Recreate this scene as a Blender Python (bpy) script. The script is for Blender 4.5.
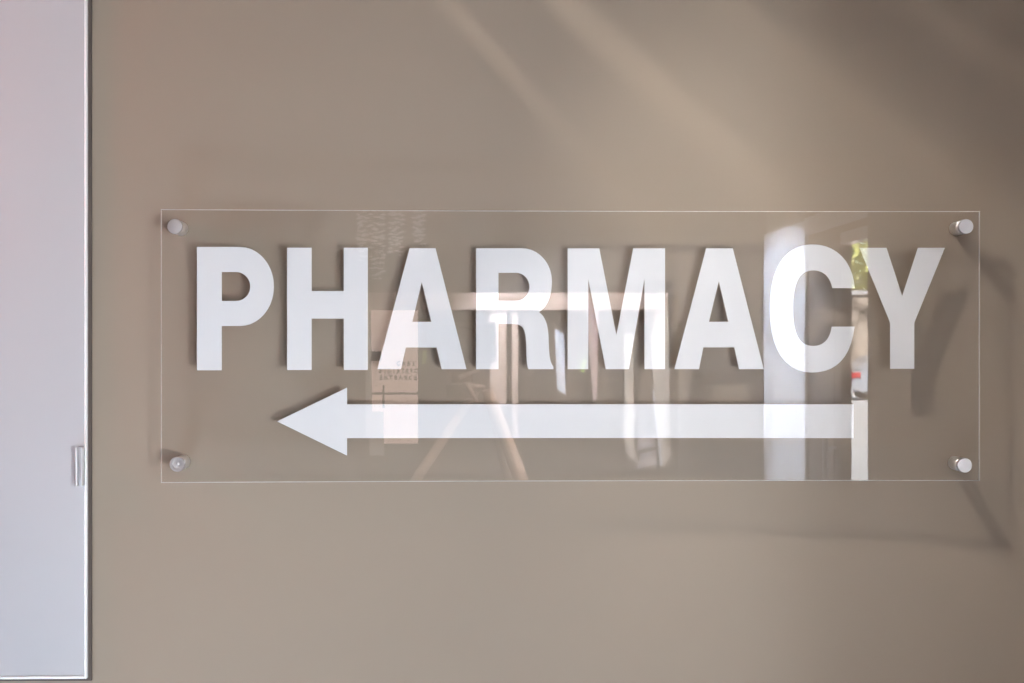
import bpy, bmesh, math, random
from mathutils import Vector, Matrix

for o in list(bpy.data.objects):
    bpy.data.objects.remove(o)
S = bpy.context.scene
COL = S.collection
random.seed(4)

# ------------------------------------------------------------------ camera
cam_d = bpy.data.cameras.new('camera')
cam_d.lens = 50.0
cam_d.sensor_width = 36.0
cam_d.clip_start = 0.005
cam_d.clip_end = 300
cam_d.dof.use_dof = True
cam_d.dof.focus_distance = 1.60
cam_d.dof.aperture_fstop = 32.0
cam = bpy.data.objects.new('camera', cam_d)
COL.objects.link(cam)
CAM = Vector((-0.10904, -1.61255, 1.75552))
yaw, pitch = 0.025581, -0.000286
fwd = Vector((math.sin(yaw) * math.cos(pitch), math.cos(yaw) * math.cos(pitch), math.sin(pitch)))
cam.location = CAM
cam.rotation_euler = fwd.to_track_quat('-Z', 'Y').to_euler()
S.camera = cam

# ------------------------------------------------------------------ exposure
S.view_settings.view_transform = 'Standard'
S.view_settings.look = 'None'
S.view_settings.gamma = 1.0
S.view_settings.use_curve_mapping = False
S.view_settings.exposure = -0.77

S.cycles.sample_clamp_indirect = 0.0     # bright things mirrored in the acrylic keep their brightness

# ------------------------------------------------------------------ sky and sun
world = bpy.data.worlds.new('sky')
S.world = world
world.use_nodes = True
wn = world.node_tree.nodes
wl = world.node_tree.links
wn.clear()
wo = wn.new('ShaderNodeOutputWorld')
bg = wn.new('ShaderNodeBackground')
sk = wn.new('ShaderNodeTexSky')
sk.sky_type = 'NISHITA'
sk.sun_disc = False
sk.sun_elevation = math.radians(48)
sk.sun_rotation = math.radians(-25)
bg.inputs['Strength'].default_value = 0.9
wl.new(sk.outputs[0], bg.inputs[0])
wl.new(bg.outputs[0], wo.inputs[0])


def lamp(name, kind, loc, aim, power, color, **kw):
    d = bpy.data.lights.new(name, kind)
    d.energy = power
    d.color = color
    for k, v in kw.items():
        setattr(d, k, v)
    o = bpy.data.objects.new(name, d)
    COL.objects.link(o)
    o.location = loc
    o.rotation_euler = (Vector(aim) - Vector(loc)).to_track_quat('-Z', 'Y').to_euler()
    return o


sun = lamp('sun', 'SUN', (0, 0, 20), (0.3 * 20, -0.6 * 20, 20 - 0.75 * 20), 95.0, (1.0, 0.95, 0.87), angle=0.009)
# added lamps standing in for daylight past the side door and through the right window
key = lamp('entrance_daylight_lamp', 'AREA', (4.36, -14.0, 1.30), (4.36 - 0.24 * 14.0, 0.0, 1.62), 140.0, (0.86, 0.93, 1.0),
           shape='RECTANGLE', size=1.70, size_y=2.4, spread=math.radians(27))
win = lamp('window_fill_lamp', 'AREA', (2.00, -2.50, 1.55), (0.7, -2.00, 1.70), 14.0, (0.92, 0.96, 1.0),
           shape='RECTANGLE', size=1.10, size_y=1.5)
# added strip softbox right of the tripod, set too low for the sign to mirror
SBX = Vector((1.05, -2.40, 1.10))
SBA = (Vector((-0.46, 0.0, 1.55)) - SBX).normalized()
added_softbox = lamp('added_softbox_light', 'AREA', SBX + SBA * 0.005, SBX + SBA, 3.2, (0.90, 0.95, 1.0), shape='RECTANGLE', size=0.30, size_y=0.40, spread=math.radians(40))
# unseen ceiling panels added for soft fill (their fittings are built further down)
FILL_PANELS = [(-1.2, -3.2), (-1.2, -5.2)]
for (px, py) in FILL_PANELS:
    lamp('ceiling_fill_light', 'AREA', (px, py, 2.815), (px, py, 0), 6.0, (1.0, 0.93, 0.85), shape='RECTANGLE', size=1.1, size_y=0.5)
# added spotlights, unseen, brightening the mirrored entrance (two), white pier and tripod (fittings further down)
ADDED_SPOTS = [((-0.70, -4.90, 2.78), (-0.06, -7.45, 1.90), 1250.0, (1.0, 0.90, 0.82), 46),
         ((0.75, -4.90, 2.78), (0.66, -7.45, 1.22), 850.0, (1.0, 0.91, 0.85), 40),
         ((-0.30, -6.95, 2.78), (1.50, -7.08, 0.70), 4200.0, (0.76, 0.85, 1.0), 84),
         ((0.75, -1.00, 2.78), (-0.08, -1.66, 1.32), 1200.0, (1.0, 0.86, 0.78), 20)]
for (loc, aim, pw, colr, deg) in ADDED_SPOTS:
    lamp('added_spot_light', 'SPOT', loc, aim, pw, colr, spot_size=math.radians(deg), spot_blend=0.4, shadow_soft_size=0.03)
# floor uplight, unseen, added to brighten the lower part of the sign wall
lamp('floor_fill_light', 'AREA', (-0.85, -0.70, 0.13), (-0.72, 0.0, 1.35), 17.0, (0.62, 0.79, 1.0), shape='RECTANGLE', size=0.8, size_y=0.16, spread=math.radians(120))
# downlight in the ceiling just in front of the sign
DL = Vector((-0.19, -0.41, 2.68))
lamp('downlight_lamp', 'SPOT', DL, (0.56, -0.03, 1.17), 82.0, (1.0, 0.94, 0.87), spot_size=math.radians(46), spot_blend=1.0, shadow_soft_size=0.028)
# added louvred spotlight, its slots shaped to lay light streaks on the wall
SP = Vector((-0.70, -0.45, 2.775))
EV = Vector((1, 0, -1)).normalized()
NV = Vector((1, 0, 1)).normalized()
AX = (EV * math.sin(math.radians(67)) + Vector((0, 1, 0)) * math.cos(math.radians(67))).normalized()
BX = AX.cross(NV).normalized()
lamp('streak_lamp', 'SPOT', SP, SP + AX, 44.0, (1.0, 0.90, 0.80), spot_size=math.radians(44), spot_blend=0.5, shadow_soft_size=0.0015)
# small rose globe lamp, unseen, added to tint the left panel pink (it glows by itself, see its builder)
GL = Vector((-1.12, -0.20, 2.01))


# ------------------------------------------------------------------ materials
def mat(name, color, rough=0.5, metal=0.0, spec=0.5, bump=None, vary=None, emit=None, coat=0.0):
    m = bpy.data.materials.new(name)
    m.use_nodes = True
    nt = m.node_tree
    b = nt.nodes['Principled BSDF']
    b.inputs['Base Color'].default_value = (*color, 1)
    b.inputs['Roughness'].default_value = rough
    b.inputs['Metallic'].default_value = metal
    b.inputs['Specular IOR Level'].default_value = spec
    b.inputs['Coat Weight'].default_value = coat
    if emit:
        b.inputs['Emission Color'].default_value = (*emit[0], 1)
        b.inputs['Emission Strength'].default_value = emit[1]
    tc = None
    if vary:
        tc = nt.nodes.new('ShaderNodeTexCoord')
        n = nt.nodes.new('ShaderNodeTexNoise')
        n.inputs['Scale'].default_value = vary[0]
        n.inputs['Detail'].default_value = 4
        r = nt.nodes.new('ShaderNodeValToRGB')
        a = vary[1]
        r.color_ramp.elements[0].position = 0.3
        r.color_ramp.elements[1].position = 0.7
        r.color_ramp.elements[0].color = (*[c * (1 - a) for c in color], 1)
        r.color_ramp.elements[1].color = (*[min(1, c * (1 + a)) for c in color], 1)
        nt.links.new(tc.outputs['Object'], n.inputs['Vector'])
        nt.links.new(n.outputs['Fac'], r.inputs['Fac'])
        nt.links.new(r.outputs['Color'], b.inputs['Base Color'])
    if bump:
        tc = tc or nt.nodes.new('ShaderNodeTexCoord')
        n = nt.nodes.new('ShaderNodeTexNoise')
        n.inputs['Scale'].default_value = bump[0]
        n.inputs['Detail'].default_value = 5
        bp = nt.nodes.new('ShaderNodeBump')
        bp.inputs['Strength'].default_value = bump[1]
        bp.inputs['Distance'].default_value = bump[2]
        nt.links.new(tc.outputs['Object'], n.inputs['Vector'])
        nt.links.new(n.outputs['Fac'], bp.inputs['Height'])
        nt.links.new(bp.outputs['Normal'], b.inputs['Normal'])
    return m


def glass_mat(name, ior=1.49, tint=(1, 1, 1)):
    m = bpy.data.materials.new(name)
    m.use_nodes = True
    nt = m.node_tree
    nt.nodes.clear()
    out = nt.nodes.new('ShaderNodeOutputMaterial')
    mix = nt.nodes.new('ShaderNodeMixShader')
    fr = nt.nodes.new('ShaderNodeFresnel')
    # a thin sheet whose rays run straight on: both faces reflect as on entering
    ge = nt.nodes.new('ShaderNodeNewGeometry')
    mr = nt.nodes.new('ShaderNodeMapRange')
    mr.inputs['To Min'].default_value = ior
    mr.inputs['To Max'].default_value = 1.0 / ior
    nt.links.new(ge.outputs['Backfacing'], mr.inputs['Value'])
    nt.links.new(mr.outputs['Result'], fr.inputs['IOR'])
    t = nt.nodes.new('ShaderNodeBsdfTransparent')
    t.inputs['Color'].default_value = (*tint, 1)
    g = nt.nodes.new('ShaderNodeBsdfGlossy')
    g.inputs['Roughness'].default_value = 0.0
    nt.links.new(fr.outputs[0], mix.inputs[0])
    nt.links.new(t.outputs[0], mix.inputs[1])
    nt.links.new(g.outputs[0], mix.inputs[2])
    nt.links.new(mix.outputs[0], out.inputs[0])
    return m


def edge_mat(name, color, opaque):
    m = bpy.data.materials.new(name)
    m.use_nodes = True
    nt = m.node_tree
    nt.nodes.clear()
    out = nt.nodes.new('ShaderNodeOutputMaterial')
    mix = nt.nodes.new('ShaderNodeMixShader')
    mix.inputs[0].default_value = opaque
    t = nt.nodes.new('ShaderNodeBsdfTransparent')
    d = nt.nodes.new('ShaderNodeBsdfDiffuse')
    d.inputs['Color'].default_value = (*color, 1)
    tr = nt.nodes.new('ShaderNodeBsdfTranslucent')
    tr.inputs['Color'].default_value = (*color, 1)
    ad = nt.nodes.new('ShaderNodeMixShader')
    ad.inputs[0].default_value = 0.5
    nt.links.new(d.outputs[0], ad.inputs[1])
    nt.links.new(tr.outputs[0], ad.inputs[2])
    nt.links.new(t.outputs[0], mix.inputs[1])
    nt.links.new(ad.outputs[0], mix.inputs[2])
    nt.links.new(mix.outputs[0], out.inputs[0])
    return m


M = {
    'taupe': mat('taupe_wall_paint', (0.333, 0.270, 0.212), 0.55, spec=0.35, bump=(220, 0.10, 0.0006), vary=(3.0, 0.02)),
    'brown_wall': mat('dark_brown_wall_paint', (0.035, 0.028, 0.024), 0.6),
    'ceiling': mat('ceiling_white', (0.75, 0.74, 0.72), 0.8),
    'floor': mat('floor_vinyl', (0.33, 0.28, 0.23), 0.35, vary=(6, 0.08)),
    'acrylic': glass_mat('clear_acrylic', 1.49),
    'acrylic_edge': edge_mat('polished_acrylic_edge', (0.95, 0.91, 0.86), 0.62),
    'vinyl': mat('white_vinyl', (0.80, 0.80, 0.815), 0.6, spec=0.2),
    'cap_steel': mat('turned_aluminium', (0.58, 0.56, 0.57), 0.45, metal=1.0, bump=(260, 0.35, 0.0004)),
    'steel': mat('brushed_aluminium', (0.88, 0.86, 0.85), 0.42, metal=1.0, bump=(160, 0.25, 0.0004)),
    'white_panel': mat('white_satin_panel', (0.53, 0.535, 0.56), 0.32, spec=0.5),
    'white_edge': mat('painted_edge_light', (0.95, 0.95, 0.96), 0.4),
    'shade_strip': mat('painted_edge_shade', (0.10, 0.075, 0.065), 0.7),
    'pull': mat('pale_plastic_pull', (0.72, 0.71, 0.73), 0.3),
    'white_paint': mat('white_paint', (0.84, 0.83, 0.86), 0.5),
    'door_grey': mat('grey_brown_door', (0.13, 0.115, 0.11), 0.6, vary=(5, 0.05)),
    'dark_frame': mat('dark_bronze_frame', (0.09, 0.075, 0.065), 0.4),
    'pink_wood': mat('pale_pinkish_wood', (0.44, 0.325, 0.265), 0.45, vary=(8, 0.08)),
    'dark_glass': mat('dark_tinted_glazing', (0.05, 0.04, 0.035), 0.25),
    'cream': mat('cream_fabric', (0.68, 0.60, 0.51), 0.7, vary=(18, 0.06)),
    'rose': mat('rose_fabric', (0.68, 0.50, 0.46), 0.7, vary=(18, 0.06)),
    'blue_white': mat('bluish_white_fabric', (0.80, 0.86, 0.95), 0.6),
    'mauve': mat('mauve_grey_fabric', (0.62, 0.56, 0.57), 0.6),
    'lime': mat('lime_paper', (0.62, 0.80, 0.16), 0.6),
    'black': mat('black_plastic', (0.02, 0.02, 0.022), 0.4),
    'tripod_wood': mat('pale_ash_wood', (0.74, 0.56, 0.46), 0.5, vary=(12, 0.08)),
    'bead': mat('pearly_glint_bead', (0.95, 0.90, 0.87), 0.2, coat=0.5),
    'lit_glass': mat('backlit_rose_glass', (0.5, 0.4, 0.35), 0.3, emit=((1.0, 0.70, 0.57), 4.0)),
    'ink': mat('brown_lettering', (0.09, 0.05, 0.04), 0.6),
    'added_diffuser': mat('added_lamp_diffuser', (0.9, 0.9, 0.88), 0.5, emit=((1.0, 0.93, 0.85), 3.0)),
    'globe': mat('rose_tint_globe', (0.9, 0.5, 0.45), 0.3, emit=((1.0, 0.26, 0.18), 70.0)),
    'asphalt': mat('pale_paving', (0.58, 0.59, 0.62), 0.8, vary=(0.8, 0.12)),
    'stone': mat('rough_stone', (0.30, 0.25, 0.21), 0.9, vary=(2.2, 0.9), bump=(3, 0.8, 0.1)),
    'car_paint': mat('silver_car_paint', (0.55, 0.58, 0.66), 0.25, metal=0.3, coat=1.0),
    'car_glass': mat('car_window_glass', (0.06, 0.08, 0.12), 0.05),
    'red': mat('red_lens', (0.60, 0.02, 0.03), 0.2),
    'rubber': mat('tyre_rubber', (0.03, 0.03, 0.03), 0.8),
    'leaf': mat('yellow_green_leaves', (0.70, 0.72, 0.28), 0.6, vary=(1.5, 0.35)),
    'bark': mat('bark', (0.20, 0.15, 0.11), 0.9),
}


# ------------------------------------------------------------------ helpers
def obj(name, bm, m, parent=None, smooth=False):
    me = bpy.data.meshes.new(name)
    bm.to_mesh(me)
    bm.free()
    for mm in (m if isinstance(m, (list, tuple)) else [m]):
        me.materials.append(mm)
    if smooth:
        for p in me.polygons:
            p.use_smooth = True
    o = bpy.data.objects.new(name, me)
    COL.objects.link(o)
    if parent:
        o.parent = parent
        # every mesh keeps world coordinates; only the Empties have an offset
        o.matrix_parent_inverse = Matrix.Translation(-Vector(parent.location))
    return o


def box(bm, x0, x1, y0, y1, z0, z1, bev=0.0):
    r = bmesh.ops.create_cube(bm, size=1.0)
    vs = r['verts']
    for v in vs:
        v.co = Vector(((x0 + x1) / 2 + v.co.x * (x1 - x0), (y0 + y1) / 2 + v.co.y * (y1 - y0), (z0 + z1) / 2 + v.co.z * (z1 - z0)))
    if bev:
        es = set()
        for v in vs:
            es.update(v.link_edges)
        bmesh.ops.bevel(bm, geom=list(es), offset=bev, segments=2, affect='EDGES', profile=0.5)
    return bm


def bx(*a, **k):
    return box(bmesh.new(), *a, **k)


def cyl(bm, p0, p1, r0, r1=None, n=24):
    p0, p1 = Vector(p0), Vector(p1)
    d = p1 - p0
    r = bmesh.ops.create_cone(bm, cap_ends=True, segments=n, radius1=r0, radius2=r0 if r1 is None else r1, depth=d.length)
    mt = Matrix.Translation((p0 + p1) / 2) @ d.to_track_quat('Z', 'Y').to_matrix().to_4x4()
    bmesh.ops.transform(bm, matrix=mt, verts=r['verts'])
    return bm


def lathe(bm, base, axis, prof, n=32):
    """profile of (radius, height) turned about an axis from base"""
    q = Vector(axis).to_track_quat('Z', 'Y')
    rings = []
    for r, h in prof:
        ring = []
        for i in range(n):
            a = 2 * math.pi * i / n
            ring.append(bm.verts.new(Vector(base) + q @ Vector((r * math.cos(a), r * math.sin(a), h))))
        rings.append(ring)
    for a, b in zip(rings, rings[1:]):
        for i in range(n):
            bm.faces.new((a[i], a[(i + 1) % n], b[(i + 1) % n], b[i]))
    bm.faces.new(list(reversed(rings[0])))
    bm.faces.new(rings[-1])
    bmesh.ops.recalc_face_normals(bm, faces=bm.faces)
    return bm


def prism(bm, pts, y0, y1):
    """outline of (x, z) points extruded from y0 to y1"""
    a = [bm.verts.new((x, y0, z)) for x, z in pts]
    b = [bm.verts.new((x, y1, z)) for x, z in pts]
    n = len(pts)
    bm.faces.new(a)
    bm.faces.new(list(reversed(b)))
    for i in range(n):
        bm.faces.new((a[i], b[i], b[(i + 1) % n], a[(i + 1) % n]))
    bmesh.ops.recalc_face_normals(bm, faces=bm.faces)
    return bm


def tag(o, label, cat, group=None):
    o['label'] = label
    o['category'] = cat
    if group:
        o['group'] = group
    return o


def thing(name, label, cat, loc, group=None):
    o = bpy.data.objects.new(name, None)
    COL.objects.link(o)
    o.empty_display_size = 0.05
    o.location = loc
    return tag(o, label, cat, group)


def struct(name, bm, m, parent=None):
    o = obj(name, bm, m, parent)
    if parent is None:
        o['kind'] = 'structure'
    return o


def stuff(o):
    o['kind'] = 'stuff'
    return o


# ------------------------------------------------------------------ the setting
CEIL = 2.85
struct('wall_front', bx(-3.0, 1.5, 0.0, 0.15, -0.05, CEIL), M['taupe'])
bm = bmesh.new()
box(bm, 1.5, 1.75, -1.85, 0.15, -0.05, CEIL)
box(bm, 1.5, 1.75, -5.25, -2.95, -0.05, CEIL)
box(bm, 1.5, 1.75, -2.95, -1.85, -0.05, 0.90)
box(bm, 1.5, 1.75, -2.95, -1.85, 2.60, CEIL)
struct('wall_right', bm, M['taupe'])
struct('wall_right.001', bx(1.515, 1.545, -7.70, -5.25, 2.30, CEIL), M['taupe'])
struct('wall_back', bx(-3.0, 1.545, -7.75, -7.60, -0.05, CEIL), M['brown_wall'])
struct('wall_left', bx(-3.15, -3.0, -7.75, 0.15, -0.05, CEIL), M['taupe'])
struct('floor', bx(-3.15, 1.75, -7.75, 0.15, -0.10, 0.0), M['floor'])
struct('ceiling', bx(-3.15, 1.75, -7.75, 0.15, CEIL, CEIL + 0.10), M['ceiling'])
for nm, a in (('baseboard_front', (-3.0, 1.5, -0.012, 0.0, 0, 0.10)), ('baseboard_right', (1.488, 1.5, -5.25, -0.012, 0, 0.10)),
              ('baseboard_left', (-3.0, -2.988, -7.6, -0.012, 0, 0.10)), ('baseboard_back', (-2.988, -0.70, -7.60, -7.588, 0, 0.10))):
    struct(nm, bx(*a), M['white_paint'])

# window in the right wall: frame, mullion and two panes
w = struct('window_1', bx(1.66, 1.72, -2.95, -1.85, 0.90, 0.95), M['white_paint'])
for a in ((1.66, 1.72, -2.95, -1.85, 2.55, 2.60), (1.66, 1.72, -2.95, -2.90, 0.95, 2.55), (1.66, 1.72, -1.90, -1.85, 0.95, 2.55)):
    struct('frame', bx(*a), M['white_paint'], w)
struct('mullion', bx(1.67, 1.71, -2.415, -2.385, 0.95, 2.55), M['white_paint'], w)
for a in ((1.688, 1.692, -2.90, -2.415, 0.95, 2.55), (1.688, 1.692, -2.385, -1.90, 0.95, 2.55)):
    struct('pane', bx(*a), M['acrylic'], w)

# white pier, bulkhead and head strip round the side entrance
struct('trim_1', bx(1.50, 1.545, -7.60, -6.51, 0.0, 2.44), M['white_paint'])
struct('trim_2', bx(1.50, 1.515, -6.51, -5.25, 2.355, 2.452), M['white_paint'])
struct('trim_3', bx(1.50, 1.545, -5.74, -5.25, 2.25, 2.31), M['white_paint'])
d = struct('door_1', bx(1.505, 1.54, -6.44, -5.80, 0.02, 2.22), M['door_grey'])
struct('jamb', bx(1.50, 1.545, -6.51, -6.44, 0.0, 2.30), M['dark_frame'], d)
struct('leading_edge', bx(1.50, 1.542, -5.80, -5.73, 0.02, 2.22), M['dark_frame'], d)
struct('head_rail', bx(1.50, 1.545, -6.44, -5.74, 2.22, 2.30), M['dark_frame'], d)
struct('raised_panel', bx(1.500, 1.506, -6.36, -5.88, 0.25, 2.05), M['door_grey'], d)
struct('pull_handle', cyl(bmesh.new(), (1.46, -5.86, 0.9), (1.46, -5.86, 1.25), 0.012), M['steel'], d)
for zz in (0.95, 1.20):
    struct('handle_post', cyl(bmesh.new(), (1.46, -5.86, zz), (1.506, -5.86, zz), 0.008), M['steel'], d)

# glazed entrance in the back wall
e = struct('door_2', bx(-0.66, 1.12, -7.60, -7.585, 0.0, 2.06), M['dark_glass'])
struct('transom', bx(-0.53, 1.00, -7.60, -7.53, 1.955, 2.065), M['pink_wood'], e)
for a, mm in (((-0.545, -0.525, 1.15, 1.955), 'cream'), ((0.09, 0.175, 1.34, 1.955), 'pink_wood'), ((0.205, 0.235, 1.14, 1.955), 'pink_wood'), ((0.935, 1.005, 1.34, 1.955), 'pink_wood')):
    struct('stile', bx(a[0], a[1], -7.60, -7.55, a[2], a[3]), M[mm], e)
for x in (-0.66, 1.06):
    struct('door_frame', bx(x, x + 0.06, -7.60, -7.55, 0, 2.10), M['dark_frame'], e)

# outlines of the letters and the arrow, metres on the sign
GLYPHS = [
    ('P', [[(-0.41869, 1.86018), (-0.37125, 1.86036), (-0.36518, 1.85981), (-0.35942, 1.85816), (-0.35405, 1.8555), (-0.34914, 1.85193), (-0.34478, 1.84753), (-0.34103, 1.8424), (-0.33798, 1.83663), (-0.33571, 1.8303), (-0.33429, 1.82352), (-0.3338, 1.81636), (-0.33429, 1.80922), (-0.33571, 1.80244), (-0.33798, 1.79612), (-0.34103, 1.79035), (-0.34478, 1.78521), (-0.34914, 1.78081), (-0.35405, 1.77723), (-0.35942, 1.77456), (-0.36518, 1.77289), (-0.37125, 1.77231), (-0.39141, 1.7723), (-0.39141, 1.72301), (-0.41869, 1.72304)], [(-0.39141, 1.83237), (-0.37566, 1.83241), (-0.37312, 1.83221), (-0.37071, 1.8316), (-0.36846, 1.83063), (-0.36641, 1.82932), (-0.36458, 1.82771), (-0.36301, 1.82583), (-0.36174, 1.82372), (-0.36079, 1.82141), (-0.3602, 1.81892), (-0.35999, 1.8163), (-0.3602, 1.81368), (-0.36079, 1.8112), (-0.36174, 1.80888), (-0.36301, 1.80676), (-0.36458, 1.80488), (-0.36641, 1.80326), (-0.36846, 1.80194), (-0.37071, 1.80096), (-0.37312, 1.80035), (-0.37566, 1.80013), (-0.39141, 1.80011)]]),
    ('H', [[(-0.31919, 1.85965), (-0.29203, 1.85974), (-0.29203, 1.81142), (-0.25626, 1.81148), (-0.25626, 1.85985), (-0.22955, 1.85993), (-0.22954, 1.72319), (-0.25626, 1.72322), (-0.25626, 1.78064), (-0.29203, 1.78061), (-0.29203, 1.72325), (-0.31919, 1.72327)]]),
    ('A', [[(-0.18292, 1.8595), (-0.15397, 1.85958), (-0.11925, 1.72401), (-0.14713, 1.72403), (-0.15273, 1.74834), (-0.18705, 1.74835), (-0.19252, 1.72406), (-0.21896, 1.72408)], [(-0.1694, 1.82169), (-0.15866, 1.77713), (-0.17979, 1.77712)]]),
    ('R', [[(-0.1085, 1.85968), (-0.057, 1.8598), (-0.05155, 1.85932), (-0.04638, 1.85794), (-0.04156, 1.85572), (-0.03715, 1.85273), (-0.03324, 1.84905), (-0.02988, 1.84477), (-0.02714, 1.83995), (-0.02511, 1.83466), (-0.02383, 1.829), (-0.02339, 1.82302), (-0.02352, 1.8181), (-0.02393, 1.81347), (-0.02461, 1.80913), (-0.02558, 1.8051), (-0.02685, 1.8014), (-0.02842, 1.79803), (-0.0303, 1.79501), (-0.0325, 1.79236), (-0.03503, 1.79008), (-0.03789, 1.78819), (-0.03569, 1.78638), (-0.03381, 1.78431), (-0.03222, 1.78199), (-0.03089, 1.77945), (-0.0298, 1.77669), (-0.02892, 1.77373), (-0.02824, 1.77057), (-0.02772, 1.76725), (-0.02735, 1.76376), (-0.0271, 1.76012), (-0.02697, 1.75578), (-0.02684, 1.75156), (-0.02667, 1.74748), (-0.02643, 1.74361), (-0.02608, 1.73998), (-0.02561, 1.73663), (-0.02496, 1.73362), (-0.02412, 1.73098), (-0.02304, 1.72875), (-0.0217, 1.72699), (-0.0217, 1.72396), (-0.0498, 1.72397), (-0.05063, 1.72655), (-0.05122, 1.7294), (-0.05161, 1.73247), (-0.05183, 1.7357), (-0.05195, 1.73904), (-0.052, 1.74245), (-0.05203, 1.74586), (-0.0521, 1.74923), (-0.05224, 1.75251), (-0.0525, 1.75563), (-0.05277, 1.75971), (-0.05326, 1.76322), (-0.05399, 1.76619), (-0.05497, 1.76865), (-0.05622, 1.77064), (-0.05775, 1.7722), (-0.05959, 1.77335), (-0.06175, 1.77413), (-0.06425, 1.77457), (-0.0671, 1.77471), (-0.08337, 1.7747), (-0.08337, 1.72399), (-0.10849, 1.724)], [(-0.08338, 1.83214), (-0.06373, 1.83217), (-0.06129, 1.83197), (-0.05898, 1.83139), (-0.05682, 1.83045), (-0.05484, 1.8292), (-0.05309, 1.82765), (-0.05159, 1.82585), (-0.05036, 1.82382), (-0.04945, 1.8216), (-0.04888, 1.81922), (-0.04868, 1.8167), (-0.04888, 1.81415), (-0.04945, 1.81173), (-0.05036, 1.80948), (-0.05158, 1.80742), (-0.05309, 1.80558), (-0.05484, 1.80401), (-0.05681, 1.80273), (-0.05897, 1.80178), (-0.06129, 1.80118), (-0.06373, 1.80097), (-0.08337, 1.80095)]]),
    ('M', [[(-0.00562, 1.85978), (0.02994, 1.85984), (0.04921, 1.76238), (0.06824, 1.8599), (0.10409, 1.85994), (0.1041, 1.72391), (0.08088, 1.72392), (0.08087, 1.82538), (0.0633, 1.72392), (0.03739, 1.72393), (0.01756, 1.82532), (0.01757, 1.72394), (-0.00561, 1.72395)]]),
    ('A', [[(0.15044, 1.85999), (0.18044, 1.86002), (0.21542, 1.72389), (0.18756, 1.72389), (0.18214, 1.74844), (0.14729, 1.74844), (0.14233, 1.7239), (0.11459, 1.72391)], [(0.16476, 1.82297), (0.17549, 1.77726), (0.1536, 1.77726)]]),
    ('C', [[(0.29276, 1.81513), (0.2918, 1.81903), (0.29053, 1.8225), (0.28898, 1.82552), (0.28714, 1.82813), (0.28504, 1.83031), (0.28268, 1.83208), (0.28008, 1.83345), (0.27724, 1.83442), (0.27417, 1.83499), (0.27089, 1.83518), (0.26643, 1.83472), (0.26251, 1.83336), (0.25911, 1.83112), (0.25622, 1.82802), (0.25381, 1.82406), (0.25188, 1.81929), (0.25041, 1.8137), (0.24938, 1.80732), (0.24877, 1.80016), (0.24857, 1.79226), (0.24877, 1.78437), (0.24938, 1.77727), (0.25041, 1.77096), (0.25189, 1.76547), (0.25382, 1.76079), (0.25623, 1.75694), (0.25912, 1.75392), (0.26252, 1.75176), (0.26644, 1.75045), (0.2709, 1.75002), (0.27418, 1.75022), (0.27724, 1.75084), (0.28007, 1.75188), (0.28265, 1.75336), (0.28497, 1.75528), (0.28701, 1.75766), (0.28875, 1.76049), (0.29019, 1.7638), (0.29131, 1.76759), (0.29209, 1.77187), (0.31779, 1.77188), (0.31619, 1.76183), (0.31384, 1.7529), (0.31074, 1.74508), (0.30693, 1.73835), (0.30241, 1.7327), (0.2972, 1.7281), (0.29132, 1.72456), (0.28477, 1.72204), (0.27759, 1.72055), (0.26978, 1.72005), (0.26105, 1.72081), (0.25314, 1.72307), (0.24607, 1.72681), (0.23988, 1.73201), (0.23457, 1.73863), (0.23017, 1.74665), (0.22671, 1.75604), (0.22421, 1.76679), (0.22269, 1.77887), (0.22218, 1.79225), (0.22269, 1.80563), (0.22421, 1.81772), (0.2267, 1.82848), (0.23016, 1.8379), (0.23455, 1.84594), (0.23986, 1.85257), (0.24606, 1.85778), (0.25312, 1.86154), (0.26103, 1.86381), (0.26976, 1.86458), (0.27791, 1.864), (0.28541, 1.86228), (0.29223, 1.85948), (0.29834, 1.85568), (0.30371, 1.85093), (0.30829, 1.84529), (0.31206, 1.83884), (0.31497, 1.83161), (0.317, 1.82369), (0.31812, 1.81514)]]),
    ('Y', [[(0.32341, 1.86065), (0.35381, 1.86065), (0.37149, 1.80635), (0.38914, 1.86065), (0.4195, 1.86064), (0.38511, 1.77638), (0.38511, 1.72434), (0.35788, 1.72433), (0.35788, 1.77638)]]),
    ('arrow', [[(-0.33037, 1.66599), (-0.2527, 1.70355), (-0.2527, 1.68489), (0.31667, 1.68434), (0.31668, 1.64614), (-0.2527, 1.64701), (-0.2527, 1.62757)]]),
]

# ------------------------------------------------------------------ the sign
W, H = 0.9144, 0.30297
ZC = 1.75
YE, BOW = -0.030, 0.008


def yfront(x):
    """front face of the acrylic: its middle is drawn 8 mm towards the wall"""
    return YE + BOW * (1 - (x / (W / 2)) ** 2)


sign = thing('pharmacy_sign', 'clear acrylic PHARMACY sign with white letters and left arrow on standoffs', 'sign', (0, 0, ZC))
NX = 64
bm = bmesh.new()
fr, bk = [], []
for i in range(NX + 1):
    x = -W / 2 + W * i / NX
    y = yfront(x)
    fr.append([bm.verts.new((x, y, ZC + s * H / 2)) for s in (-1, 1)])
    bk.append([bm.verts.new((x, y + 0.005, ZC + s * H / 2)) for s in (-1, 1)])
for i in range(NX):
    f = bm.faces.new((fr[i][0], fr[i + 1][0], fr[i + 1][1], fr[i][1])); f.smooth = True
    f = bm.faces.new((bk[i][1], bk[i + 1][1], bk[i + 1][0], bk[i][0])); f.smooth = True
bmesh.ops.recalc_face_normals(bm, faces=bm.faces)
for f in bm.faces:
    if (f.normal.y > 0) == (f.calc_center_median().y < yfront(f.calc_center_median().x) + 0.0025):
        f.normal_flip()
obj('acrylic_sheet', bm, M['acrylic'], sign)
CH = 0.0009      # flame-polished chamfer round the front
bm = bmesh.new()
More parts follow.
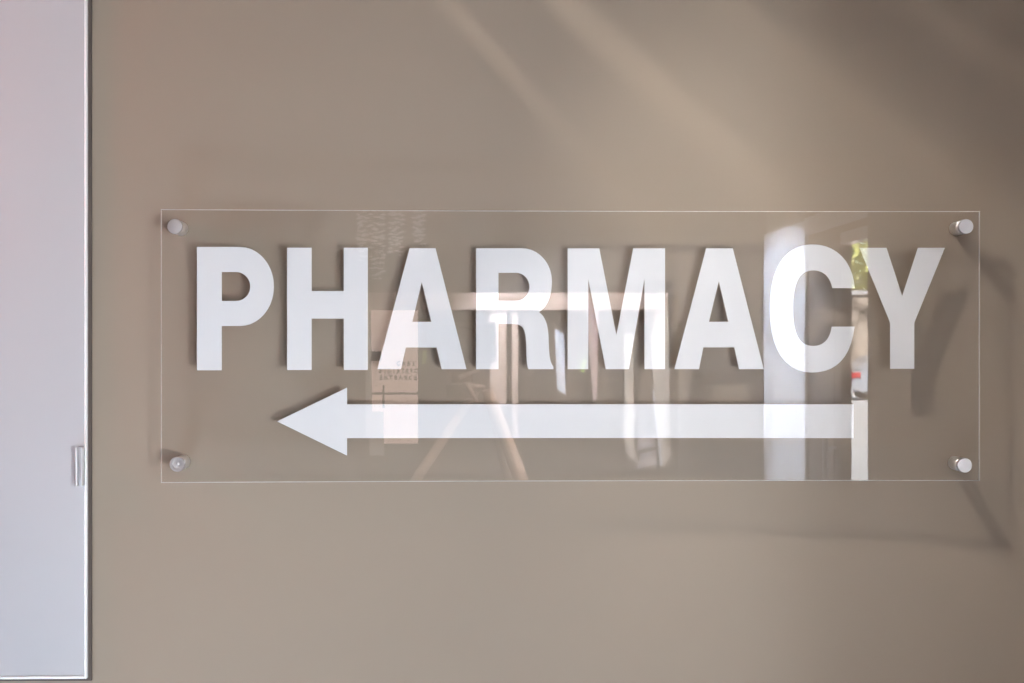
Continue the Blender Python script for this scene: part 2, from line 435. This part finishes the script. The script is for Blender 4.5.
for s in (-1, 1):
    rows = []
    for i in range(NX + 1):
        x = -W / 2 + W * i / NX
        y = yfront(x)
        rows.append([bm.verts.new(c) for c in ((x, y - 0.0001, ZC + s * (H / 2 - CH)), (x, y + 0.0006, ZC + s * H / 2), (x, y + 0.005, ZC + s * H / 2))])
    for a, b in zip(rows, rows[1:]):
        for k in (0, 1):
            bm.faces.new((a[k], b[k], b[k + 1], a[k + 1]))
for s in (-1, 1):
    x = s * W / 2
    z0, z1 = ZC - H / 2, ZC + H / 2
    cols = [[bm.verts.new((xx, yy, zz)) for zz in (z0, z1)] for xx, yy in ((x - s * CH, YE - 0.0001), (x, YE + 0.0006), (x, YE + 0.005))]
    for a, b in zip(cols, cols[1:]):
        bm.faces.new((a[0], b[0], b[1], a[1]))
bmesh.ops.recalc_face_normals(bm, faces=bm.faces)
obj('polished_edge', bm, M['acrylic_edge'], sign)

for ch, loops in GLYPHS:
    cu = bpy.data.curves.new('glyph', 'CURVE')
    cu.dimensions = '2D'
    cu.fill_mode = 'BOTH'
    cu.extrude = 0.0002
    for lp in loops:
        sp = cu.splines.new('POLY')
        sp.points.add(len(lp) - 1)
        for p, (x, z) in zip(sp.points, lp):
            p.co = (x, z, 0, 1)
        sp.use_cyclic_u = True
    tmp = bpy.data.objects.new('glyph', cu)
    COL.objects.link(tmp)
    bpy.context.view_layer.update()
    me = bpy.data.meshes.new_from_object(tmp.evaluated_get(bpy.context.evaluated_depsgraph_get()))
    bpy.data.objects.remove(tmp)
    bm = bmesh.new()
    bm.from_mesh(me)
    xs = [v.co.x for v in bm.verts]
    x = min(xs) + 0.025
    while x < max(xs):
        bmesh.ops.bisect_plane(bm, geom=bm.verts[:] + bm.edges[:] + bm.faces[:], plane_co=(x, 0, 0), plane_no=(1, 0, 0))
        x += 0.025
    for v in bm.verts:
        v.co = Vector((v.co.x, yfront(v.co.x) + 0.0056 - v.co.z, v.co.y))
    bmesh.ops.recalc_face_normals(bm, faces=bm.faces)
    obj('arrow' if ch == 'arrow' else 'letter', bm, M['vinyl'], sign)

for k, (x, z) in enumerate(((-0.4408, 1.8821), (-0.4384, 1.6196), (0.4396, 1.8839), (0.4382, 1.6164))):
    yf = yfront(x)
    yb = yf + 0.005
    b = lathe(bmesh.new(), (x, 0.0, z), (0, -1, 0), [(0.0070, 0.0), (0.0078, 0.0006), (0.0078, -yb - 0.0012), (0.0072, -yb)], 32)
    so = obj('standoff', b, M['steel'], sign, True)
    bm = bmesh.new()
    if k == 1:   # the lower left cap shows its hollow with the screw head in it
        lathe(bm, (x, yf, z), (0, -1, 0), [(0.0081, 0.0), (0.0083, 0.0006), (0.0083, 0.0046), (0.0077, 0.0054), (0.0058, 0.0054), (0.0050, 0.0026), (0.0020, 0.0024), (0.0016, 0.0044), (0.0004, 0.0048)], 32)
    else:
        lathe(bm, (x, yf, z), (0, -1, 0), [(0.0079, 0.0), (0.0083, 0.0005), (0.0083, 0.0047), (0.0078, 0.0054), (0.0035, 0.0056), (0.0006, 0.0056)], 32)
    c = obj('standoff_cap', bm, M['cap_steel'], so)
    if k == 1:
        c['label'] = 'cap with a hollow front showing a screw'

# ------------------------------------------------------------------ white panel left of the sign
pn = thing('wall_panel', 'white satin hatch panel with small finger pull, left of the acrylic sign', 'panel', (-0.90, 0, 1.372))
obj('panel_face', bx(-1.25, -0.5470, -0.0085, 0.0, 1.3805, 2.45, bev=0.0008), M['white_panel'], pn)
obj('bright_edge_strip', bx(-0.5470, -0.5442, -0.0095, 0.0, 1.3775, 2.45, bev=0.0006), M['white_edge'], pn)  # whiter colour put in for light caught on the panel's edges
obj('bright_edge_strip', bx(-1.25, -0.5470, -0.0095, 0.0, 1.3775, 1.3805, bev=0.0006), M['white_edge'], pn)
bm = bmesh.new()
box(bm, -0.5540, -0.5520, -0.020, -0.0080, 1.594, 1.637, 0.0006)
box(bm, -0.5482, -0.5464, -0.020, -0.0080, 1.594, 1.637, 0.0006)
box(bm, -0.5540, -0.5464, -0.012, -0.0080, 1.594, 1.637, 0.0006)
obj('finger_pull', bm, M['pull'], pn)
obj('shade_strip', bx(-0.5442, -0.5405, -0.0035, 0.0, 1.3740, 2.45), M['shade_strip'], pn)  # dark strips painted in for the shade along the panel's edges
obj('shade_strip', bx(-1.25, -0.5442, -0.0035, 0.0, 1.3740, 1.3775), M['shade_strip'], pn)

# ------------------------------------------------------------------ lamps near the wall
DA = (Vector((0.54, -0.03, 1.17)) - DL).normalized()
dl = thing('spotlight', 'small white tilted spotlight hung from the ceiling above the acrylic sign', 'lamp', (DL.x, DL.y, CEIL))
obj('ceiling_rose', lathe(bmesh.new(), (DL.x, DL.y, CEIL), (0, 0, -1), [(0.045, 0.0), (0.045, 0.012), (0.038, 0.018)], 32), M['white_paint'], dl)
obj('stem', cyl(bmesh.new(), (DL.x, DL.y, CEIL - 0.015), (DL.x, DL.y, DL.z + 0.05), 0.008, n=12), M['white_paint'], dl)
obj('housing', lathe(bmesh.new(), DL - DA * 0.10, DA, [(0.020, 0.0), (0.036, 0.015), (0.042, 0.095), (0.042, 0.115), (0.037, 0.115), (0.035, 0.066), (0.002, 0.066)], 32), M['white_paint'], dl)

sl = thing('streak_spotlight', 'added black louvred ceiling spotlight laying streaks on the wall above the sign', 'lamp', (SP.x - 0.06, SP.y, CEIL))
obj('ceiling_rose', cyl(bmesh.new(), (SP.x - 0.03, SP.y, CEIL), (SP.x - 0.03, SP.y, CEIL - 0.02), 0.04), M['black'], sl)
obj('housing', cyl(bmesh.new(), SP - AX * 0.02, SP - AX * 0.10, 0.058, 0.045), M['black'], sl)
obj('stem', cyl(bmesh.new(), (SP.x - 0.03, SP.y, CEIL - 0.02), SP - AX * 0.04, 0.012), M['black'], sl)
bm = bmesh.new()          # open tube round the louvre
for i in range(24):
    a0, a1 = 2 * math.pi * i / 24, 2 * math.pi * (i + 1) / 24
    ps = []
    for a, h in ((a0, -0.02), (a1, -0.02), (a1, 0.125), (a0, 0.125)):
        ps.append(bm.verts.new(SP + AX * h + (NV * math.cos(a) + BX * math.sin(a)) * 0.058))
    bm.faces.new(ps)
obj('streak_snoot', bm, M['black'], sl)
SLOTS = [(-0.0076, -0.0060), (0.0028, 0.0068), (0.0165, 0.0187), (0.0285, 0.0310)]
edges = [-0.057] + [v for s in SLOTS for v in s] + [0.057]
for a, b in zip(edges[0::2], edges[1::2]):
    bm = bmesh.new()
    vs = []
    for h in (0.119, 0.121):
        for n_, t_ in ((a, -0.06), (b, -0.06), (b, 0.06), (a, 0.06)):
            vs.append(bm.verts.new(SP + AX * h + NV * n_ + BX * t_))
    for f in ((0, 1, 2, 3), (7, 6, 5, 4), (0, 4, 5, 1), (1, 5, 6, 2), (2, 6, 7, 3), (3, 7, 4, 0)):
        bm.faces.new([vs[i] for i in f])
    obj('streak_blade', bm, M['black'], sl)

gl = thing('tint_globe_lamp', 'added small rose globe lamp hung in front of the white panel', 'lamp', (GL.x, GL.y, CEIL))
obj('cord', cyl(bmesh.new(), (GL.x, GL.y, CEIL), (GL.x, GL.y, GL.z + 0.09), 0.003, n=8), M['black'], gl)
obj('tint_lamp_socket', cyl(bmesh.new(), (GL.x, GL.y, GL.z + 0.055), (GL.x, GL.y, GL.z + 0.10), 0.018), M['black'], gl)
bm = bmesh.new()
bmesh.ops.create_uvsphere(bm, u_segments=24, v_segments=14, radius=0.06)
bmesh.ops.translate(bm, vec=GL + Vector((0, 0, 0.0)), verts=bm.verts)
gg = obj('globe', bm, M['globe'], gl, True)

for k, (px, py) in enumerate(FILL_PANELS):
    t = thing('ceiling_fill_panel', ('added flat ceiling fill panel nearer to the sign wall', 'added flat ceiling fill panel nearer to the entrance')[k], 'lamp', (px, py, CEIL), 'added flat ceiling fill panels')
    obj('fill_panel_frame', bx(px - 0.6, px + 0.6, py - 0.3, py + 0.3, CEIL - 0.02, CEIL), M['white_paint'], t)
    obj('added_diffuser', bx(px - 0.56, px + 0.56, py - 0.26, py + 0.26, CEIL - 0.024, CEIL - 0.02), M['added_diffuser'], t)
for (loc, aim, pw, colr, deg), lab in zip(ADDED_SPOTS, ('added black ceiling spotlight aimed at the lettered panel', 'added black ceiling spotlight aimed at the hanging strips', 'added black ceiling spotlight aimed at the white pier', 'added black ceiling spotlight aimed at the tripod')):
    p = Vector(loc)
    ax = (Vector(aim) - p).normalized()
    t = thing('added_spotlight', lab, 'lamp', (p.x, p.y, CEIL), 'added black ceiling spotlights')
    obj('ceiling_rose', cyl(bmesh.new(), (p.x, p.y, CEIL), (p.x, p.y, CEIL - 0.015), 0.04), M['black'], t)
    obj('stem', cyl(bmesh.new(), (p.x, p.y, CEIL - 0.015), p - ax * 0.05, 0.008, n=12), M['black'], t)
    obj('housing', lathe(bmesh.new(), p - ax * 0.14, ax, [(0.020, 0.0), (0.038, 0.015), (0.048, 0.095), (0.048, 0.15), (0.043, 0.15), (0.040, 0.10), (0.002, 0.10)], 28), M['black'], t)
t = thing('added_floor_uplight', 'added low black floor uplight along the foot of the sign wall', 'lamp', (-0.85, -0.70, 0))
obj('housing', bx(-1.27, -0.43, -0.80, -0.61, 0.0, 0.11), M['black'], t)

# ------------------------------------------------------------------ camera on its tripod (the sign mirrors them)
cb = thing('photo_camera', 'black camera on a pale wooden tripod facing the sign', 'camera', (CAM.x, CAM.y - 0.07, 1.70))
obj('camera_body', bx(CAM.x - 0.07, CAM.x + 0.07, CAM.y - 0.13, CAM.y - 0.07, 1.705, 1.80, bev=0.008), M['black'], cb)
obj('lens', lathe(bmesh.new(), (CAM.x, CAM.y - 0.07, CAM.z), (0, 1, 0), [(0.036, 0), (0.036, 0.03), (0.039, 0.032), (0.039, 0.05), (0.033, 0.05), (0.030, 0.04)], 32), M['black'], cb)
obj('viewfinder', bx(CAM.x - 0.025, CAM.x + 0.025, CAM.y - 0.125, CAM.y - 0.08, 1.80, 1.825, bev=0.006), M['black'], cb)
tp = thing('tripod', 'pale wooden camera tripod standing in front of the sign', 'tripod', (CAM.x, CAM.y - 0.10, 0))
TX, TY = CAM.x + 0.02, CAM.y - 0.10
obj('tripod_head', lathe(bmesh.new(), (TX - 0.02, TY, 1.625), (0, 0, 1), [(0.030, 0), (0.032, 0.03), (0.02, 0.035), (0.02, 0.06), (0.036, 0.065), (0.036, 0.08)], 24), M['black'], tp)


def leg(top, knee, foot, r0, r1):
    bm = bmesh.new()
    cyl(bm, top, knee, r0, r1, 12)
    cyl(bm, knee, foot, r1, r1 * 0.8, 12)
    o = obj('leg', bm, M['tripod_wood'], tp)
    obj('foot', cyl(bmesh.new(), foot, Vector(foot) + Vector((0, 0, 0.03)), 0.016), M['rubber'], o)


leg((-0.080, TY, 1.640), (-0.196, TY + 0.03, 1.447), (-0.82, TY + 0.14, 0.0), 0.009, 0.011)
leg((-0.056, TY, 1.640), (0.006, TY + 0.03, 1.450), (0.40, TY + 0.14, 0.0), 0.012, 0.015)
leg((-0.058, TY - 0.02, 1.640), (-0.012, TY - 0.12, 1.447), (0.34, TY - 0.62, 0.0), 0.009, 0.010)
for p0, p1 in (((-0.115, TY + 0.03, 1.672), (-0.075, TY + 0.02, 1.690)), ((-0.105, TY + 0.03, 1.655), (-0.062, TY + 0.02, 1.650)), ((-0.100, TY + 0.04, 1.660), (-0.078, TY + 0.03, 1.615))):
    obj('lever', cyl(bmesh.new(), p0, p1, 0.006, 0.004, 12), M['tripod_wood'], tp)

# body of the added softbox that lights the sign from the lower right
sx = SBA.cross(Vector((0, 0, 1))).normalized()
sz = sx.cross(SBA).normalized()
sbt = thing('added_softbox', 'added black strip softbox on a low stand right of the tripod', 'lamp', (SBX.x, SBX.y, 0))


def sb_pt(u, v, h):
    return SBX + sx * u + sz * v + SBA * h


bm = bmesh.new()
fr_ = [bm.verts.new(sb_pt(u, v, 0.012)) for u, v in ((-0.17, -0.22), (0.17, -0.22), (0.17, 0.22), (-0.17, 0.22))]
bk_ = [bm.verts.new(sb_pt(u, v, -0.20)) for u, v in ((-0.06, -0.08), (0.06, -0.08), (0.06, 0.08), (-0.06, 0.08))]
for i in range(4):
    bm.faces.new((fr_[i], fr_[(i + 1) % 4], bk_[(i + 1) % 4], bk_[i]))
bm.faces.new(bk_)
bmesh.ops.recalc_face_normals(bm, faces=bm.faces)
obj('added_hood', bm, M['black'], sbt)
bm = bmesh.new()
bm.faces.new([bm.verts.new(sb_pt(u, v, 0.0)) for u, v in ((-0.16, -0.21), (0.16, -0.21), (0.16, 0.21), (-0.16, 0.21))])
obj('added_diffuser', bm, M['white_paint'], sbt)
obj('added_lamp_head', cyl(bmesh.new(), sb_pt(0, 0, -0.20), sb_pt(0, 0, -0.36), 0.05), M['black'], sbt)
hp = sb_pt(0, 0, -0.26)
obj('pole', cyl(bmesh.new(), (hp.x, hp.y, 0.25), (hp.x, hp.y, hp.z - 0.03), 0.012, n=12), M['black'], sbt)
for k in range(3):
    a = 2 * math.pi * k / 3 + 0.4
    obj('leg', cyl(bmesh.new(), (hp.x, hp.y, 0.30), (hp.x + 0.36 * math.cos(a), hp.y + 0.36 * math.sin(a), 0.005), 0.010, n=10), M['black'], sbt)

# ------------------------------------------------------------------ things at the entrance (mirrored in the sign)
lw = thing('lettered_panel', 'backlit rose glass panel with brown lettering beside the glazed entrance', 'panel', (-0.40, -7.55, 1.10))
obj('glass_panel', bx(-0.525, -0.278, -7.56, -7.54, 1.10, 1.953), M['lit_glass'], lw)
obj('push_bar', bx(-0.527, -0.276, -7.54, -7.515, 1.415, 1.428), M['dark_frame'], lw)
obj('bar_post', bx(-0.458, -0.448, -7.54, -7.52, 1.33, 1.475), M['dark_frame'], lw)
obj('plate', bx(-0.515, -0.465, -7.54, -7.53, 1.63, 1.69), M['ink'], lw)


def lettering(txt, xc, z, h, pitch, y, parent):
    """small characters set one by one, mirrored: the panel is lettered for readers outside"""
    n = len(txt)
    for i, ch in enumerate(txt):
        cu = bpy.data.curves.new('text', 'FONT')
        cu.body = ch
        cu.align_x = 'CENTER'
        cu.size = h * 1.35
        cu.offset = h * 0.06
        tmp = bpy.data.objects.new('text', cu)
        COL.objects.link(tmp)
        bpy.context.view_layer.update()
        me = bpy.data.meshes.new_from_object(tmp.evaluated_get(bpy.context.evaluated_depsgraph_get()))
        bpy.data.objects.remove(tmp)
        b2 = bmesh.new()
        b2.from_mesh(me)
        # seen from the room (looking along -y) world +x lies to the left, so +x here reads backwards
        for v in b2.verts:
            v.co = Vector((xc + (i - (n - 1) / 2) * pitch + v.co.x * 0.60, y, z + v.co.y))
        obj('letter', b2, M['ink'], parent)


lettering('CARE', -0.338, 1.600, 0.029, 0.026, -7.5385, lw)
lettering('PEDIATRIC', -0.378, 1.550, 0.030, 0.0225, -7.5385, lw)
lettering('ENTRANCE', -0.378, 1.508, 0.030, 0.0250, -7.5385, lw)


def strip(name, label, pts, y, m, group='hanging strips at the entrance', fold=0.0):
    bm = bmesh.new()
    prism(bm, pts, y, y + 0.006)
    o = obj(name, bm, m)
    return tag(o, label, 'strip', group)


YS = -7.25
strip('hanging_strip', 'broad cream strip hanging at the left edge of the lettered panel', [(-0.530, 2.05), (-0.508, 2.05), (-0.500, 1.32), (-0.446, 1.32), (-0.440, 1.05), (-0.512, 1.05)], YS, M['cream'])
strip('hanging_strip', 'bluish white strip with slanted end hanging between door stiles', [(0.408, 1.83), (0.452, 1.80), (0.458, 1.423), (0.415, 1.46)], YS, M['blue_white'])
strip('hanging_strip', 'narrow rose strip tapering to a point near the middle stile', [(0.560, 1.99), (0.625, 1.95), (0.612, 1.39), (0.597, 1.39)], YS, M['rose'])
strip('hanging_strip', 'thin cream strip with ragged lower end', [(0.752, 1.80), (0.792, 1.80), (0.800, 1.10), (0.824, 0.99), (0.808, 0.998), (0.760, 1.06), (0.744, 1.18), (0.752, 1.40)], YS, M['cream'])
strip('hanging_strip', 'broad cream strip by the right door stile, pointed lower end', [(0.880, 1.80), (0.965, 1.99), (0.975, 1.35), (0.980, 1.05), (0.950, 0.975), (0.930, 0.98), (0.905, 1.40)], YS, M['cream'])
strip('hanging_strip', 'thin white strip beside the broad cream strip', [(0.888, 1.45), (0.897, 1.45), (0.938, 0.985), (0.926, 0.985)], YS + 0.02, M['white_edge'])
strip('hanging_strip', 'upper folded mauve flap between the two cream strips', [(0.815, 1.135), (0.850, 1.17), (0.905, 1.18), (0.905, 1.100), (0.860, 1.09), (0.812, 1.075)], YS, M['mauve'])
strip('hanging_strip', 'lower folded mauve flap between the two cream strips', [(0.830, 1.055), (0.908, 1.078), (0.912, 0.990), (0.815, 0.962)], YS, M['mauve'])
for lab, (x, z) in (('lime paper slip between lettered panel and middle stile', (-0.24, 1.66)), ('lime paper slip by the narrow rose strip', (0.57, 1.60)), ('lime paper slip by the right door stile', (0.985, 1.58))):
    bm = bmesh.new()
    prism(bm, [(x - 0.016, z - 0.045), (x - 0.001, z - 0.05), (x + 0.018, z + 0.04), (x - 0.012, z + 0.03)], -7.54, -7.535)
    tag(obj('paper_slip', bm, M['lime']), lab, 'paper', 'lime paper slips')

# beads put in for glints of light on the wall above the entrance
bm = bmesh.new()
rnd = random.Random(7)
for (x0, x1, z0, z1) in ((-0.580, -0.520, 2.22, 2.62), (-0.515, -0.440, 2.08, 2.62), (-0.420, -0.350, 2.26, 2.62), (-0.300, -0.240, 2.28, 2.62)):
    for i in range(5):
        x = x0 + (x1 - x0) * (i + 0.5) / 5
        z = z1
        while z > z0 + rnd.random() * 0.12:
            r = 0.009 + rnd.random() * 0.005
            rr = bmesh.ops.create_icosphere(bm, subdivisions=1, radius=r)
            bmesh.ops.scale(bm, vec=(1.3, 0.8, 0.6), verts=rr['verts'])
            bmesh.ops.translate(bm, vec=(x + rnd.uniform(-.004, .004), -7.35 + rnd.uniform(-.02, .02), z), verts=rr['verts'])
            z -= rnd.uniform(0.020, 0.055)
        cyl(bm, (x, -7.35, z1 - 0.01), (x, -7.35, z0 + 0.1), 0.0008, n=4)
box(bm, -0.60, -0.22, -7.37, -7.33, 2.61, 2.64)
bc = stuff(obj('glint_beads', bm, M['bead'], None, True))
tag(bc, 'pearly bead strings added as glints over the entrance', 'curtain')
tag(obj('added_bead_bracket', bx(-0.43, -0.39, -7.60, -7.33, 2.64, 2.66), M['black']), 'black bracket carrying the added glint beads', 'bracket')

# ------------------------------------------------------------------ outdoors, seen past the side door
struct('ground_pavement', bx(-60, 80, -90, 10, -0.30, -0.12), M['asphalt'])
wl_ = struct('wall_stone', bx(2, 34, -53.0, -52.0, -0.2, 3.5), M['stone'])
struct('coping', bx(1.9, 34.1, -53.1, -51.9, 3.5, 3.65), M['asphalt'], wl_)


def car(x, y):
    t = thing('parked_car', 'silver hatchback parked outside before the stone wall', 'car', (x, y, -0.12))
    z = -0.12
    bm = bmesh.new()
    prof = [(-2.0, 0.35), (-2.05, 0.75), (-1.95, 0.95), (-1.0, 1.02), (1.75, 1.0), (2.05, 0.9), (2.1, 0.4), (1.9, 0.25), (-1.8, 0.25)]
    prism(bm, [(x + a, z + b) for a, b in prof], y - 0.85, y + 0.85)
    bmesh.ops.bevel(bm, geom=bm.edges[:], offset=0.06, segments=2, affect='EDGES')
    obj('body', bm, M['car_paint'], t)
    bm = bmesh.new()
    prism(bm, [(x + a, z + b) for a, b in ((-1.9, 0.95), (-1.45, 1.42), (0.3, 1.48), (1.15, 1.0))], y - 0.74, y + 0.74)
    bmesh.ops.bevel(bm, geom=bm.edges[:], offset=0.05, segments=2, affect='EDGES')
    obj('cabin', bm, M['car_paint'], t)
    bm = bmesh.new()
    prism(bm, [(x + a, z + b) for a, b in ((-1.6, 1.02), (-1.35, 1.34), (0.2, 1.40), (0.85, 1.03))], y + 0.72, y + 0.755)
    obj('side_window', bm, M['car_glass'], t)
    for yy in (y - 0.6, y + 0.6):
        obj('tail_lamp', bx(x - 2.07, x - 1.80, yy - 0.2, yy + 0.27, z + 0.72, z + 0.90), M['red'], t)
    for wx in (x - 1.3, x + 1.3):
        for wy in (y - 0.8, y + 0.8):
            wh = obj('wheel', cyl(bmesh.new(), (wx, wy - 0.1, z + 0.32), (wx, wy + 0.1, z + 0.32), 0.32), M['rubber'], t)
            obj('hubcap', cyl(bmesh.new(), (wx, wy + 0.08, z + 0.32), (wx, wy + 0.12, z + 0.32), 0.18), M['steel'], wh)


car(11.6, -44.0)
for k, (x, y, zc, r) in enumerate(((13.2, -57, 5.6, 2.4), (20.0, -60, 6.5, 3.0))):
    t = thing('tree', ('yellow green tree rising behind the stone wall', 'larger yellow green tree farther along the stone wall')[k], 'tree', (x, y, -0.12), 'trees behind the stone wall')
    obj('trunk', cyl(bmesh.new(), (x, y, -0.12), (x, y, zc), 0.25, 0.12, 10), M['bark'], t)
    bm = bmesh.new()
    rr = random.Random(k)
    for i in range(2600):
        v = Vector((rr.gauss(0, 1), rr.gauss(0, 1), rr.gauss(0, 1))).normalized() * r * (0.55 + 0.45 * rr.random())
        c = Vector((x, y, zc)) + v
        a = Vector((rr.gauss(0, 1), rr.gauss(0, 1), rr.gauss(0, 1))).normalized() * 0.16
        b = a.orthogonal().normalized() * 0.09
        bm.faces.new([bm.verts.new(c + q) for q in (-a, b, a, -b)])
    stuff(obj('foliage', bm, M['leaf'], t))
